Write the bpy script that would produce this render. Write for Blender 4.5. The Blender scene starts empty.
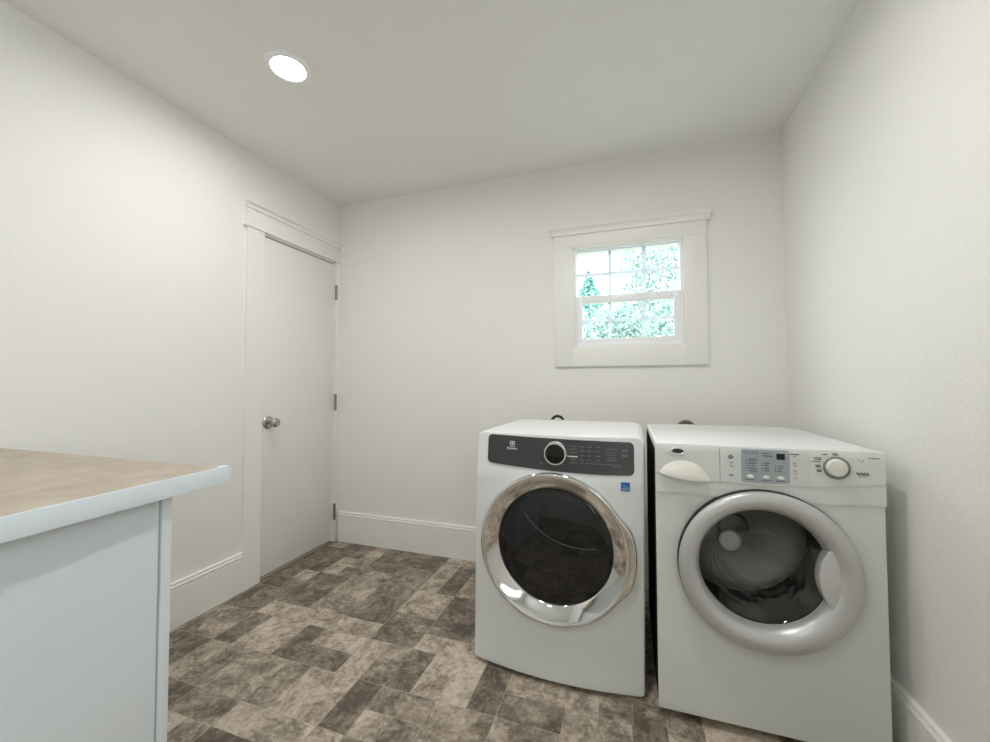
import bpy, bmesh, math, random
from mathutils import Vector, Matrix
random.seed(7)
SC = bpy.context.scene
COL = SC.collection
PI = math.pi

# ------------------------------------------------------------------ camera
cd = bpy.data.cameras.new('camera')
cd.sensor_fit = 'HORIZONTAL'; cd.sensor_width = 36.0
cd.lens = 396.64 * 36.0 / 990.0
cd.clip_start = 0.02; cd.clip_end = 200
cam = bpy.data.objects.new('camera', cd); COL.objects.link(cam)
yaw, pitch, roll = math.radians(18.3305), math.radians(1.6927), math.radians(-0.1508)
F = Vector((-math.sin(yaw)*math.cos(pitch), math.cos(yaw)*math.cos(pitch), math.sin(pitch)))
R = F.cross(Vector((0, 0, 1))).normalized(); U = R.cross(F)
R2 = R*math.cos(roll) + U*math.sin(roll); U2 = -R*math.sin(roll) + U*math.cos(roll)
M = Matrix((R2, U2, -F)).transposed().to_4x4()
M.translation = Vector((2.0544, -2.4458, 1.1567))
cam.matrix_world = M
SC.camera = cam

# ------------------------------------------------------------------ world, exposure
SKY = (0.90, 0.965, 1.0); SKY_STRENGTH = 6.0
LAMP_STRENGTH = 195.0; LAMP_COLOR = (1.0, 0.992, 0.962)
SC.view_settings.view_transform = 'Standard'
SC.view_settings.look = 'None'
SC.view_settings.gamma = 1.0
SC.view_settings.use_curve_mapping = False
SC.view_settings.exposure = 0.20
w = bpy.data.worlds.new('sky'); SC.world = w; w.use_nodes = True
bg = w.node_tree.nodes.get('Background') or w.node_tree.nodes.new('ShaderNodeBackground')
bg.inputs[0].default_value = (*SKY, 1); bg.inputs[1].default_value = SKY_STRENGTH
SC.cycles.max_bounces = 14; SC.cycles.diffuse_bounces = 8; SC.cycles.glossy_bounces = 6
SC.cycles.transparent_max_bounces = 16
SC.cycles.sample_clamp_indirect = 6.0
SC.cycles.use_denoising = True
# sky portals: they only guide daylight sampling through the added side window behind the camera
def portal(loc, rot, sx, sy):
    l = bpy.data.lights.new('daylight_portal', 'AREA'); l.shape = 'RECTANGLE'; l.size = sx; l.size_y = sy; l.cycles.is_portal = True
    o = bpy.data.objects.new('daylight_portal', l); COL.objects.link(o); o.location = loc; o.rotation_euler = rot
portal((2.97, -3.50, 1.50), (0, math.radians(90), 0), 1.2, 0.9)

# ------------------------------------------------------------------ room dimensions
W, H, REAR = 2.852, 2.496, -4.6
WT = 0.14                                   # wall thickness

# ------------------------------------------------------------------ materials
def new_mat(name):
    m = bpy.data.materials.new(name); m.use_nodes = True
    nt = m.node_tree
    return m, nt, nt.nodes['Principled BSDF']
def mat(name, col, rough=0.5, metal=0.0, spec=0.5, coat=0.0):
    m, nt, b = new_mat(name)
    b.inputs['Base Color'].default_value = (*col, 1)
    b.inputs['Roughness'].default_value = rough
    b.inputs['Metallic'].default_value = metal
    b.inputs['Specular IOR Level'].default_value = spec
    b.inputs['Coat Weight'].default_value = coat
    # faint procedural variation
    n = nt.nodes.new('ShaderNodeTexNoise'); n.inputs['Scale'].default_value = 35; n.inputs['Detail'].default_value = 2
    tc = nt.nodes.new('ShaderNodeTexCoord'); nt.links.new(tc.outputs['Object'], n.inputs['Vector'])
    mr = nt.nodes.new('ShaderNodeMapRange')
    mr.inputs[3].default_value = max(0, rough-0.02); mr.inputs[4].default_value = min(1, rough+0.02)
    nt.links.new(n.outputs['Fac'], mr.inputs[0]); nt.links.new(mr.outputs[0], b.inputs['Roughness'])
    return m
def paint_mat(name, col, rough, scale, strength, dist=0.002):
    m, nt, b = new_mat(name)
    b.inputs['Base Color'].default_value = (*col, 1)
    b.inputs['Roughness'].default_value = rough
    b.inputs['Specular IOR Level'].default_value = 0.35
    tc = nt.nodes.new('ShaderNodeTexCoord')
    n = nt.nodes.new('ShaderNodeTexNoise'); n.inputs['Scale'].default_value = scale
    n.inputs['Detail'].default_value = 3.0; n.inputs['Roughness'].default_value = 0.55
    nt.links.new(tc.outputs['Object'], n.inputs['Vector'])
    bp = nt.nodes.new('ShaderNodeBump'); bp.inputs['Strength'].default_value = strength; bp.inputs['Distance'].default_value = dist
    nt.links.new(n.outputs['Fac'], bp.inputs['Height']); nt.links.new(bp.outputs['Normal'], b.inputs['Normal'])
    return m
def glass_mat(name, tint, refl=1.0, rough=0.0, ior=1.5):
    m = bpy.data.materials.new(name); m.use_nodes = True; nt = m.node_tree
    for n in list(nt.nodes): nt.nodes.remove(n)
    out = nt.nodes.new('ShaderNodeOutputMaterial')
    tr = nt.nodes.new('ShaderNodeBsdfTransparent'); tr.inputs[0].default_value = (*tint, 1)
    gl = nt.nodes.new('ShaderNodeBsdfGlossy'); gl.inputs['Color'].default_value = (refl, refl, refl, 1); gl.inputs['Roughness'].default_value = rough
    fr = nt.nodes.new('ShaderNodeFresnel'); fr.inputs['IOR'].default_value = ior
    ge = nt.nodes.new('ShaderNodeNewGeometry'); mr = nt.nodes.new('ShaderNodeMapRange')      # thin sheet: both faces reflect alike
    mr.inputs[3].default_value = ior; mr.inputs[4].default_value = 1/ior
    nt.links.new(ge.outputs['Backfacing'], mr.inputs[0]); nt.links.new(mr.outputs[0], fr.inputs['IOR'])
    mx = nt.nodes.new('ShaderNodeMixShader')
    nt.links.new(fr.outputs[0], mx.inputs[0]); nt.links.new(tr.outputs[0], mx.inputs[1]); nt.links.new(gl.outputs[0], mx.inputs[2])
    nt.links.new(mx.outputs[0], out.inputs[0])
    return m

WALL = (0.83, 0.822, 0.80)
M_wall = paint_mat('wall_paint', WALL, 0.62, 85, 0.55, 0.004)
M_ceil = paint_mat('ceiling_paint', (0.84, 0.838, 0.815), 0.8, 70, 0.18, 0.003)
M_trim = mat('trim_paint', (0.85, 0.84, 0.81), 0.38)
M_door = mat('door_paint', (0.81, 0.80, 0.775), 0.40)
M_vinyl = mat('window_vinyl', (0.90, 0.91, 0.94), 0.35)
def thin_vinyl():
    m, nt, b = new_mat('window_grid_vinyl'); b.inputs['Base Color'].default_value = (.84, .86, .89, 1); b.inputs['Roughness'].default_value = .45
    t = nt.nodes.new('ShaderNodeBsdfTranslucent'); t.inputs[0].default_value = (.80, .85, .92, 1)
    mx = nt.nodes.new('ShaderNodeMixShader'); mx.inputs[0].default_value = .35
    nt.links.new(b.outputs[0], mx.inputs[1]); nt.links.new(t.outputs[0], mx.inputs[2]); nt.links.new(mx.outputs[0], nt.nodes['Material Output'].inputs[0])
    return m
M_grid = thin_vinyl()
M_pane = glass_mat('window_glass', (0.97, 0.985, 0.98))
M_nickel = mat('satin_nickel', (0.50, 0.47, 0.43), 0.26, 1.0)
M_hinge = mat('hinge_nickel', (0.30, 0.275, 0.235), 0.40, 1.0)
M_white = mat('appliance_enamel_white', (0.76, 0.785, 0.79), 0.25)
M_cream = mat('washer_enamel_white', (0.72, 0.745, 0.72), 0.36)
M_conw = mat('washer_console_plastic', (0.74, 0.75, 0.73), 0.42)
M_bump = mat('drawer_handle_plastic', (0.80, 0.79, 0.74), 0.4)
M_charcoal = mat('dryer_console_charcoal', (0.045, 0.048, 0.05), 0.30)
M_chrome = mat('chrome', (0.76, 0.76, 0.75), 0.07, 1.0)
M_brightchrome = mat('bright_chrome', (0.85, 0.85, 0.84), 0.14, 1.0)
M_silver = mat('silver_plastic', (0.56, 0.565, 0.56), 0.34, 0.35)
M_silverflat = mat('silver_handle_plastic', (0.60, 0.60, 0.59), 0.45, 0.1)
M_blackgloss = mat('black_gloss', (0.006, 0.006, 0.006), 0.08)
M_black = mat('black_rubber', (0.012, 0.012, 0.013), 0.6)
M_darkgap = mat('dark_plastic', (0.03, 0.032, 0.034), 0.55)
M_steel = mat('drum_steel', (0.50, 0.50, 0.49), 0.33, 1.0)
M_dryerdrum = mat('dryer_drum_grey', (0.40, 0.44, 0.46), 0.45)
M_dglass = glass_mat('dryer_door_glass', (0.26, 0.29, 0.31), 0.95, 0.0, 1.6)
M_wglass = glass_mat('washer_door_glass', (0.56, 0.57, 0.57), 0.9, 0.03, 1.6)
M_greypanel = mat('console_grey_panel', (0.36, 0.42, 0.45), 0.4)
M_palepanel = mat('console_pale_panel', (0.70, 0.73, 0.72), 0.4)
M_ink = mat('grey_ink', (0.12, 0.13, 0.14), 0.6)
M_dimink = mat('dim_grey_ink', (0.20, 0.21, 0.22), 0.6)
M_whiteink = mat('white_ink', (0.75, 0.75, 0.75), 0.5)
M_dialring = mat('dial_ring_grey', (0.22, 0.23, 0.235), 0.4)
M_blue = mat('label_blue', (0.03, 0.14, 0.42), 0.45)
M_bluel = mat('label_light_blue', (0.20, 0.42, 0.75), 0.45)
M_galv = mat('beige_metal', (0.72, 0.67, 0.58), 0.5)
M_cab = mat('cabinet_paint_daylit', (0.70, 0.745, 0.77), 0.42)  # cool daylight on the cabinet put into its base colour
M_edge = mat('counter_edge_daylit', (0.74, 0.81, 0.86), 0.35)  # white edge, bluish daylight put into the colour
M_bark = mat('bark', (0.12, 0.08, 0.05), 0.9)
M_house = mat('house_siding', (0.8, 0.78, 0.74), 0.7)
M_roof = mat('roof_shingle', (0.25, 0.24, 0.25), 0.8)
M_grass = mat('lawn', (0.15, 0.18, 0.12), 0.9)
M_hose = mat('grey_hose', (0.14, 0.14, 0.13), 0.6)

def leaf_mat(name, c1, c2):
    m, nt, b = new_mat(name)
    oi = nt.nodes.new('ShaderNodeTexCoord'); n = nt.nodes.new('ShaderNodeTexNoise'); n.inputs['Scale'].default_value = 9
    nt.links.new(oi.outputs['Object'], n.inputs['Vector'])
    cr = nt.nodes.new('ShaderNodeValToRGB'); cr.color_ramp.elements[0].position = 0.35; cr.color_ramp.elements[1].position = 0.65
    cr.color_ramp.elements[0].color = (*c1, 1); cr.color_ramp.elements[1].color = (*c2, 1)
    nt.links.new(n.outputs['Fac'], cr.inputs[0]); nt.links.new(cr.outputs[0], b.inputs['Base Color'])
    b.inputs['Roughness'].default_value = 0.5
    return m
M_leaf = leaf_mat('leaves_green', (0.24, 0.35, 0.32), (0.46, 0.60, 0.55))
M_leafd = leaf_mat('leaves_conifer', (0.13, 0.32, 0.30), (0.26, 0.50, 0.42))

def lens_mat(k=1.0):
    m = bpy.data.materials.new('lamp_lens'); m.use_nodes = True; nt = m.node_tree
    for n in list(nt.nodes): nt.nodes.remove(n)
    o = nt.nodes.new('ShaderNodeOutputMaterial'); e = nt.nodes.new('ShaderNodeEmission')
    e.inputs[0].default_value = (*LAMP_COLOR, 1); e.inputs[1].default_value = LAMP_STRENGTH*k
    nt.links.new(e.outputs[0], o.inputs[0])
    return m

def floor_mat():
    m, nt, b = new_mat('vinyl_stone_tile')
    L = nt.links; N = nt.nodes.new
    at = N('ShaderNodeVertexColor'); at.layer_name = 'tile'
    sp = N('ShaderNodeSeparateColor'); L.new(at.outputs['Color'], sp.inputs[0])
    tc = N('ShaderNodeTexCoord')
    off = N('ShaderNodeCombineXYZ'); L.new(sp.outputs[1], off.inputs[0]); L.new(sp.outputs[2], off.inputs[1]); L.new(sp.outputs[1], off.inputs[2])
    sc = N('ShaderNodeVectorMath'); sc.operation = 'SCALE'; sc.inputs['Scale'].default_value = 40; L.new(off.outputs[0], sc.inputs[0])
    ad = N('ShaderNodeVectorMath'); ad.operation = 'ADD'; L.new(tc.outputs['Object'], ad.inputs[0]); L.new(sc.outputs[0], ad.inputs[1])
    n1 = N('ShaderNodeTexNoise'); n1.inputs['Scale'].default_value = 9; n1.inputs['Detail'].default_value = 10; n1.inputs['Roughness'].default_value = 0.74; n1.inputs['Distortion'].default_value = 0.7
    n2 = N('ShaderNodeTexNoise'); n2.inputs['Scale'].default_value = 55; n2.inputs['Detail'].default_value = 4; n2.inputs['Roughness'].default_value = 0.7
    L.new(ad.outputs[0], n1.inputs['Vector']); L.new(ad.outputs[0], n2.inputs['Vector'])
    def mth(op, a, bb):
        x = N('ShaderNodeMath'); x.operation = op
        for i, v in enumerate((a, bb)):
            if isinstance(v, (int, float)): x.inputs[i].default_value = v
            else: L.new(v, x.inputs[i])
        return x.outputs[0]
    n3 = N('ShaderNodeTexNoise'); n3.inputs['Scale'].default_value = 7; n3.inputs['Detail'].default_value = 7; n3.inputs['Roughness'].default_value = 0.6; n3.inputs['Distortion'].default_value = 0.5
    L.new(ad.outputs[0], n3.inputs['Vector'])
    vein = mth('MULTIPLY', mth('MAXIMUM', mth('SUBTRACT', 1.0, mth('MULTIPLY', mth('ABSOLUTE', mth('SUBTRACT', n3.outputs['Fac'], 0.5), 0), 22.0)), 0.0), -0.20)
    a = mth('MULTIPLY', mth('SUBTRACT', n1.outputs['Fac'], 0.5), 1.75)
    c = mth('MULTIPLY', mth('SUBTRACT', n2.outputs['Fac'], 0.5), 0.8)
    v = mth('ADD', mth('ADD', mth('ADD', sp.outputs[0], a), c), vein)
    cr = N('ShaderNodeValToRGB'); e = cr.color_ramp.elements
    e[0].position = 0.0; e[0].color = (0.105, 0.085, 0.066, 1)
    e[1].position = 1.0; e[1].color = (0.72, 0.62, 0.51, 1)
    q = e.new(0.35); q.color = (0.28, 0.232, 0.184, 1)
    q = e.new(0.65); q.color = (0.53, 0.45, 0.368, 1)
    L.new(v, cr.inputs[0])
    # warm / cool drift per tile
    L.new(cr.outputs[0], b.inputs['Base Color'])
    b.inputs['Roughness'].default_value = 0.42; b.inputs['Specular IOR Level'].default_value = 0.35
    bp = N('ShaderNodeBump'); bp.inputs['Strength'].default_value = 0.15; bp.inputs['Distance'].default_value = 0.002
    L.new(v, bp.inputs['Height']); L.new(bp.outputs['Normal'], b.inputs['Normal'])
    return m
M_floor = floor_mat()

def laminate_mat():
    m, nt, b = new_mat('counter_laminate'); L = nt.links; N = nt.nodes.new
    tc = N('ShaderNodeTexCoord'); n = N('ShaderNodeTexNoise'); n.inputs['Scale'].default_value = 11; n.inputs['Detail'].default_value = 7; n.inputs['Roughness'].default_value = 0.65; n.inputs['Distortion'].default_value = 0.8
    L.new(tc.outputs['Object'], n.inputs['Vector'])
    cr = N('ShaderNodeValToRGB'); e = cr.color_ramp.elements
    e[0].position = 0.3; e[0].color = (0.35, 0.285, 0.22, 1); e[1].position = 0.72; e[1].color = (0.52, 0.445, 0.36, 1)
    L.new(n.outputs['Fac'], cr.inputs[0]); L.new(cr.outputs[0], b.inputs['Base Color'])
    b.inputs['Roughness'].default_value = 0.38
    return m
M_lam = laminate_mat()

# ------------------------------------------------------------------ mesh helpers
def link(name, bm, m, parent=None, smooth=35, recalc=True):
    if recalc: bmesh.ops.recalc_face_normals(bm, faces=bm.faces)
    me = bpy.data.meshes.new(name); bm.to_mesh(me); bm.free()
    if isinstance(m, (list, tuple)):
        for k in m: me.materials.append(k)
    else: me.materials.append(m)
    if smooth:
        me.polygons.foreach_set('use_smooth', [True]*len(me.polygons))
        me.set_sharp_from_angle(angle=math.radians(smooth))
    o = bpy.data.objects.new(name, me); COL.objects.link(o)
    if parent: o.parent = parent
    return o
def bm_new(): return bmesh.new()
def box(bm, lo, hi, bev=0.0, seg=2, mi=0):
    g = bmesh.ops.create_cube(bm, size=1.0); vs = g['verts']
    c = [(a+b)/2 for a, b in zip(lo, hi)]; s = [b-a for a, b in zip(lo, hi)]
    for v in vs: v.co = Vector((c[0]+v.co.x*s[0], c[1]+v.co.y*s[1], c[2]+v.co.z*s[2]))
    fs = list({f for v in vs for f in v.link_faces})
    for f in fs: f.material_index = mi
    if bev:
        es = list({e for v in vs for e in v.link_edges})
        bmesh.ops.bevel(bm, geom=es, offset=bev, segments=seg, profile=0.5, affect='EDGES')
def rings(bm, rs, close0=False, close1=False, cyc=True, mi=0):
    """skin a list of point rings"""
    V = [[bm.verts.new(p) for p in r] for r in rs]
    n = len(V[0])
    for a, b in zip(V, V[1:]):
        for i in range(n if cyc else n-1):
            j = (i+1) % n
            f = bm.faces.new((a[i], a[j], b[j], b[i])); f.material_index = mi
    if close0: bm.faces.new(V[0]).material_index = mi
    if close1: bm.faces.new(V[-1]).material_index = mi
    return V
def lathe_y(bm, prof, cx, cz, n=72, rfun=None, cap0=False, cap1=False, shift=None, mi=0):
    """profile of (radius, y) around an axis along y"""
    rs = []
    for k, (r, y) in enumerate(prof):
        sx, sz = shift(k) if shift else (0, 0)
        rs.append([(cx+sx+(r+(rfun(2*PI*i/n, k) if rfun else 0))*math.cos(2*PI*i/n), y, cz+sz+(r+(rfun(2*PI*i/n, k) if rfun else 0))*math.sin(2*PI*i/n)) for i in range(n)])
    return rings(bm, rs, cap0, cap1, mi=mi)
def lathe_z(bm, prof, cx, cy, n=48, cap0=False, cap1=False):
    return rings(bm, [[(cx+r*math.cos(2*PI*i/n), cy+r*math.sin(2*PI*i/n), z) for i in range(n)] for r, z in prof], cap0, cap1)
def lathe_x(bm, prof, cy, cz, n=40, cap0=False, cap1=False):
    return rings(bm, [[(x, cy+r*math.cos(2*PI*i/n), cz+r*math.sin(2*PI*i/n)) for i in range(n)] for r, x in prof], cap0, cap1)
def tube(bm, pts, r, n=10):
    pts = [Vector(p) for p in pts]; rs = []
    for i, p in enumerate(pts):
        t = (pts[min(i+1, len(pts)-1)] - pts[max(i-1, 0)]).normalized()
        a = t.cross(Vector((0, 1, 0.01))).normalized(); b = t.cross(a)
        rs.append([p + (a*math.cos(2*PI*k/n) + b*math.sin(2*PI*k/n))*r for k in range(n)])
    rings(bm, rs, True, True)
def prism(bm, pts, axis, a, b):
    """extrude a closed 2D outline along axis 0/1/2 between a and b"""
    def P(p, t):
        q = list(p); q.insert(axis, t); return tuple(q)
    rings(bm, [[P(p, a) for p in pts], [P(p, b) for p in pts]], True, True)
def empty(name, loc=(0, 0, 0), rz=0.0):
    o = bpy.data.objects.new(name, None); COL.objects.link(o)
    o.location = loc; o.rotation_euler = (0, 0, rz); o.empty_display_size = 0.1
    return o
def tag(o, label, cat, group=None):
    o['label'] = label; o['category'] = cat
    if group: o['group'] = group
    return o
def struct(o, label=None):
    o['kind'] = 'structure'
    if label: o['label'] = label
    return o

# ------------------------------------------------------------------ room shell
# door opening in the left wall, window opening in the back wall
DY0, DY1, DZ = -0.656, -0.036, 2.057
WX0, WX1, WZ0, WZ1 = 1.748, 2.371, 1.366, 1.980
bm = bm_new()
for lo, hi in (((0, 0, 0), (WX0, WT, H)), ((WX1, 0, 0), (W, WT, H)), ((WX0, 0, 0), (WX1, WT, WZ0)), ((WX0, 0, WZ1), (WX1, WT, H))):
    box(bm, lo, hi)
struct(link('wall_back', bm, M_wall, smooth=0))
bm = bm_new()
for lo, hi in (((-WT, REAR, 0), (0, DY0, H)), ((-WT, DY1, 0), (0, WT, H)), ((-WT, DY0, DZ), (0, DY1, H))):
    box(bm, lo, hi)
struct(link('wall_left', bm, M_wall, smooth=0))
bm = bm_new()
for lo, hi in (((W, -3.05, 0), (W+WT, WT, H)), ((W, REAR, 0), (W+WT, -3.95, H)), ((W, -3.95, 0), (W+WT, -3.05, .9)), ((W, -3.95, 2.1), (W+WT, -3.05, H))): box(bm, lo, hi)
struct(link('wall_right', bm, M_wall, smooth=0))
bm = bm_new()
box(bm, (-WT, REAR-WT, 0), (W+WT, REAR, H))
struct(link('wall_front', bm, M_wall, smooth=0))
bm = bm_new(); box(bm, (-WT, REAR-WT, H), (W+WT, WT, H+0.12)); struct(link('ceiling', bm, M_ceil, smooth=0))

# floor: modular stone-look vinyl, each printed tile a face with its own tone
GX, GY, MX, MY = 0.0345, -1.332, 0.1125, 0.1112
I0, I1, J0, J1 = -2, 27, -31, 13
known = [(1, 0, 1, 2, .20), (3, 0, 1, 1, .30), (2, -1, 2, 1, .22), (4, -1, 2, 1, .36), (6, 0, 1, 2, .38), (7, 0, 2, 2, .60),
 (6, -2, 2, 1, .16), (2, 2, 1, 2, .24), (5, 2, 1, 2, .22), (9, 0, 1, 2, .20), (6, 2, 2, 1, .20), (10, 1, 2, 1, .36), (11, -1, 1, 2, .30),
 (10, 2, 1, 2, .24), (9, 2, 1, 1, .34), (9, 3, 1, 1, .36), (11, 2, 2, 2, .62), (13, 2, 1, 2, .26), (14, 2, 2, 1, .22), (17, 3, 1, 1, .32),
 (18, 2, 1, 2, .26), (6, 5, 2, 2, .28), (8, 4, 2, 2, .24), (9, 8, 1, 2, .18), (6, 10, 2, 1, .17), (5, 10, 1, 2, .26), (10, 5, 2, 3, .24),
 (3, 8, 1, 1, .30), (2, 5, 2, 3, .26), (0, 4, 2, 2, .26), (4, 8, 2, 1, .36), (1, 10, 2, 2, .24), (1, 8, 1, 2, .20), (6, 8, 2, 2, .38), (9, 10, 1, 1, .26),
 (3, 2, 2, 2, .62), (4, 0, 2, 2, .48), (2, 0, 1, 1, .55), (3, 1, 1, 1, .46), (8, 2, 1, 2, .58), (0, 2, 2, 2, .44), (5, 4, 1, 1, .55), (3, 4, 2, 1, .56), (6, 4, 2, 1, .56),
 (10, 0, 1, 1, .62), (12, 0, 2, 2, .44), (6, -1, 3, 1, .52), (4, 5, 2, 1, .42), (4, 6, 2, 2, .50), (2, 4, 1, 1, .58), (14, 3, 3, 1, .52), (16, 1, 1, 3, .55),
 (14, 0, 2, 2, .46), (8, 6, 2, 2, .56), (8, 8, 1, 2, .50), (19, 1, 3, 2, .58)]
taken = {}
tiles = []
for t in known:
    cells = [(t[0]+a, t[1]+b) for a in range(t[2]) for b in range(t[3])]
    if any(c in taken for c in cells): continue
    for c in cells: taken[c] = 1
    tiles.append(t)
for j in range(J0, J1):
    for i in range(I0, I1):
        if (i, j) in taken: continue
        opts = [(2, 2), (2, 1), (1, 2), (1, 1), (2, 2), (2, 3), (1, 2), (2, 1)]
        random.shuffle(opts); opts.append((1, 1))
        for a, b in opts:
            cells = [(i+p, j+q) for p in range(a) for q in range(b)]
            if all(c not in taken and c[0] < I1 and c[1] < J1 for c in cells): break
        for c in cells: taken[c] = 1
        tiles.append((i, j, a, b, random.choice((.24, .32, .42, .48, .52, .56, .60, .62))))
bm = bm_new()
cl = bm.loops.layers.float_color.new('tile')
def fquad(x0, y0, x1, y1, z, c):
    x0, x1 = max(-WT+.001, x0), min(W+.05, x1); y0, y1 = max(REAR-.05, y0), min(.05, y1)
    if x1-x0 < .003 or y1-y0 < .003: return
    f = bm.faces.new([bm.verts.new(p) for p in ((x0, y0, z), (x1, y0, z), (x1, y1, z), (x0, y1, z))])
    for l in f.loops: l[cl] = c
fquad(-1, -6, 4, 1, -0.0006, (.56, .3, .3, 1))
G = 0.0011
for i, j, a, b, s in tiles:
    fquad(GX+i*MX+G, GY+j*MY+G, GX+(i+a)*MX-G, GY+(j+b)*MY-G, 0.0, (s, random.random(), random.random(), 1))
# slab under the vinyl
for p in [((-WT, REAR-WT, -.10), (W+WT, WT, -.001))]:
    box(bm, *p)
struct(link('floor', bm, M_floor, smooth=0))

# baseboards with a double bead on top
def base_profile(h=0.215, t=0.018):
    return [(0, 0), (t, 0), (t, h-.032), (t-.004, h-.030), (t+.001, h-.026), (t+.002, h-.021), (t-.001, h-.016), (t-.006, h-.013), (t-.003, h-.009), (t-.004, h-.003), (t-.009, h), (0, h)]
bm = bm_new()
prism(bm, [(-x, z) for x, z in base_profile()], 0, 0.03, W)
struct(link('baseboard_back', bm, M_trim, smooth=25))
bm = bm_new()
P = base_profile()
rings(bm, [[(x, y, z) for x, z in P] for y in (REAR, -0.765)], True, True)
struct(link('baseboard_left', bm, M_trim, smooth=25))
bm = bm_new()
rings(bm, [[(W-x, y, z) for x, z in P] for y in (REAR, -0.018)], True, True)
struct(link('baseboard_right', bm, M_trim, smooth=25))

# door casing: flat boards, header with a small crown, jambs, threshold
bm = bm_new()
box(bm, (0, -0.765, 0), (0.018, DY0, 2.060))
box(bm, (0, DY1, 0), (0.018, -0.0, 2.060), 0.0015)
box(bm, (0, -0.785, 2.056), (0.026, -0.0, 2.066), 0.002)
box(bm, (0, -0.772, 2.062), (0.019, -0.0, 2.175), 0.001)
crown = [(0, 2.163), (0.025, 2.163), (0.027, 2.168), (0.023, 2.173), (0.025, 2.182), (0.034, 2.190), (0.040, 2.193), (0.041, 2.201), (0, 2.201)]
rings(bm, [[(x, y - (x if y < -.5 else 0)*0.6, z) for x, z in crown] for y in (-0.768, 0.0)], True, True)
box(bm, (-WT, DY0-.004, 0), (0.0, DY0+.012, DZ))
box(bm, (-WT, DY1-.012, 0), (0.0, DY1+.004, DZ))
box(bm, (-WT, DY0, DZ-.012), (0.0, DY1, DZ+.004))
struct(link('trim_1', bm, M_trim, smooth=30))
bm = bm_new()
box(bm, (-WT, DY0+.012, 0.0), (0.004, DY1-.012, 0.010), 0.002)
struct(link('trim_2', bm, mat('threshold_wood', (0.34, 0.29, 0.22), 0.5), smooth=30))

# door
door = struct(empty('door_1', (0, 0, 0)))
door['label'] = 'plain white flush door in the left wall'
bm = bm_new(); box(bm, (-0.040, DY0+.013, 0.016), (-0.004, DY1-.013, DZ-.017), 0.0015)
link('door_leaf', bm, M_door, door)
bm = bm_new(); box(bm, (-.030, DY0+.014, DZ-.0175), (-.0055, DY1-.014, DZ-.0120)); link('gap_shade_strip', bm, M_black, door, 0)  # black strip added to darken the gap above the leaf
KY, KZ = -0.597, 0.921
bm = bm_new()
lathe_x(bm, [(.011, -.002), (.011, .034), (.018, .038), (.0255, .046), (.0285, .055), (.027, .064), (.020, .070), (.008, .072)], KY, KZ, 40, True, True)
knob = link('door_knob', bm, M_nickel, door)
bm = bm_new()
lathe_x(bm, [(.039, -.004), (.039, -.001), (.036, .003), (.024, .008), (.013, .010)], KY, KZ, 40, True, True)
link('rosette', bm, M_nickel, knob)
for z0, z1 in ((1.775, 1.883), (0.957, 1.076), (0.163, 0.276)):
    bm = bm_new()
    rings(bm, [[(0.017+.009*math.cos(a*PI/8), DY1-.001+.009*math.sin(a*PI/8), z) for a in range(16)] for z in (z0, z1)], True, True)
    link('hinge', bm, M_hinge, door)
# dark closet behind the door
bm = bm_new()
box(bm, (-0.9, DY0-.1, 0), (-.88, DY1+.1, 2.2)); box(bm, (-.9, DY0-.12, 0), (-WT, DY0-.1, 2.2)); box(bm, (-.9, DY1+.1, 0), (-WT, DY1+.12, 2.2)); box(bm, (-.9, DY0-.12, 2.2), (-WT, DY1+.12, 2.22)); box(bm, (-.9, DY0-.12, -.02), (-WT, DY1+.12, 0))
struct(link('wall_closet', bm, M_wall, smooth=0))

# ------------------------------------------------------------------ window
win = struct(empty('window_1', (0, 0, 0)))
win['label'] = 'small white single-hung window with grids in the back wall'
bm = bm_new()   # flat casing boards
ox0, ox1, oz0, oz1 = 1.637, 2.484, 1.2535, 2.068
box(bm, (ox0, -.018, oz0), (WX0, 0, WZ1+.0), 0.0012); box(bm, (WX1, -.018, oz0), (ox1, 0, WZ1), 0.0012)
box(bm, (WX0-.001, -.018, oz0), (WX1+.001, 0, WZ0), 0.0012)
box(bm, (ox0, -.020, WZ1), (ox1, 0, oz1), 0.0012)
link('window_casing', bm, M_trim, win)
bm = bm_new()
cr2 = [(0, 2.056), (-.027, 2.056), (-.029, 2.061), (-.026, 2.066), (-.025, 2.070), (-.028, 2.080), (-.036, 2.090), (-.043, 2.094), (-.045, 2.104), (0, 2.104)]
def crp(x, s): return [(x + s*(-y)*0.62, y, z) for y, z in cr2]
rings(bm, [crp(ox0, -1), crp(ox1, 1)], True, True)
link('crown_cap', bm, M_trim, win)
bm = bm_new()   # jamb liner + sill
for lo, hi in (((WX0-.002, -.016, WZ0), (WX0+.006, WT, WZ1)), ((WX1-.006, -.016, WZ0), (WX1+.002, WT, WZ1)), ((WX0, -.016, WZ1-.006), (WX1, WT, WZ1+.002)), ((WX0, -.016, WZ0-.002), (WX1, WT, WZ0+.006))):
    box(bm, lo, hi)
link('window_jamb', bm, M_trim, win)
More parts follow.
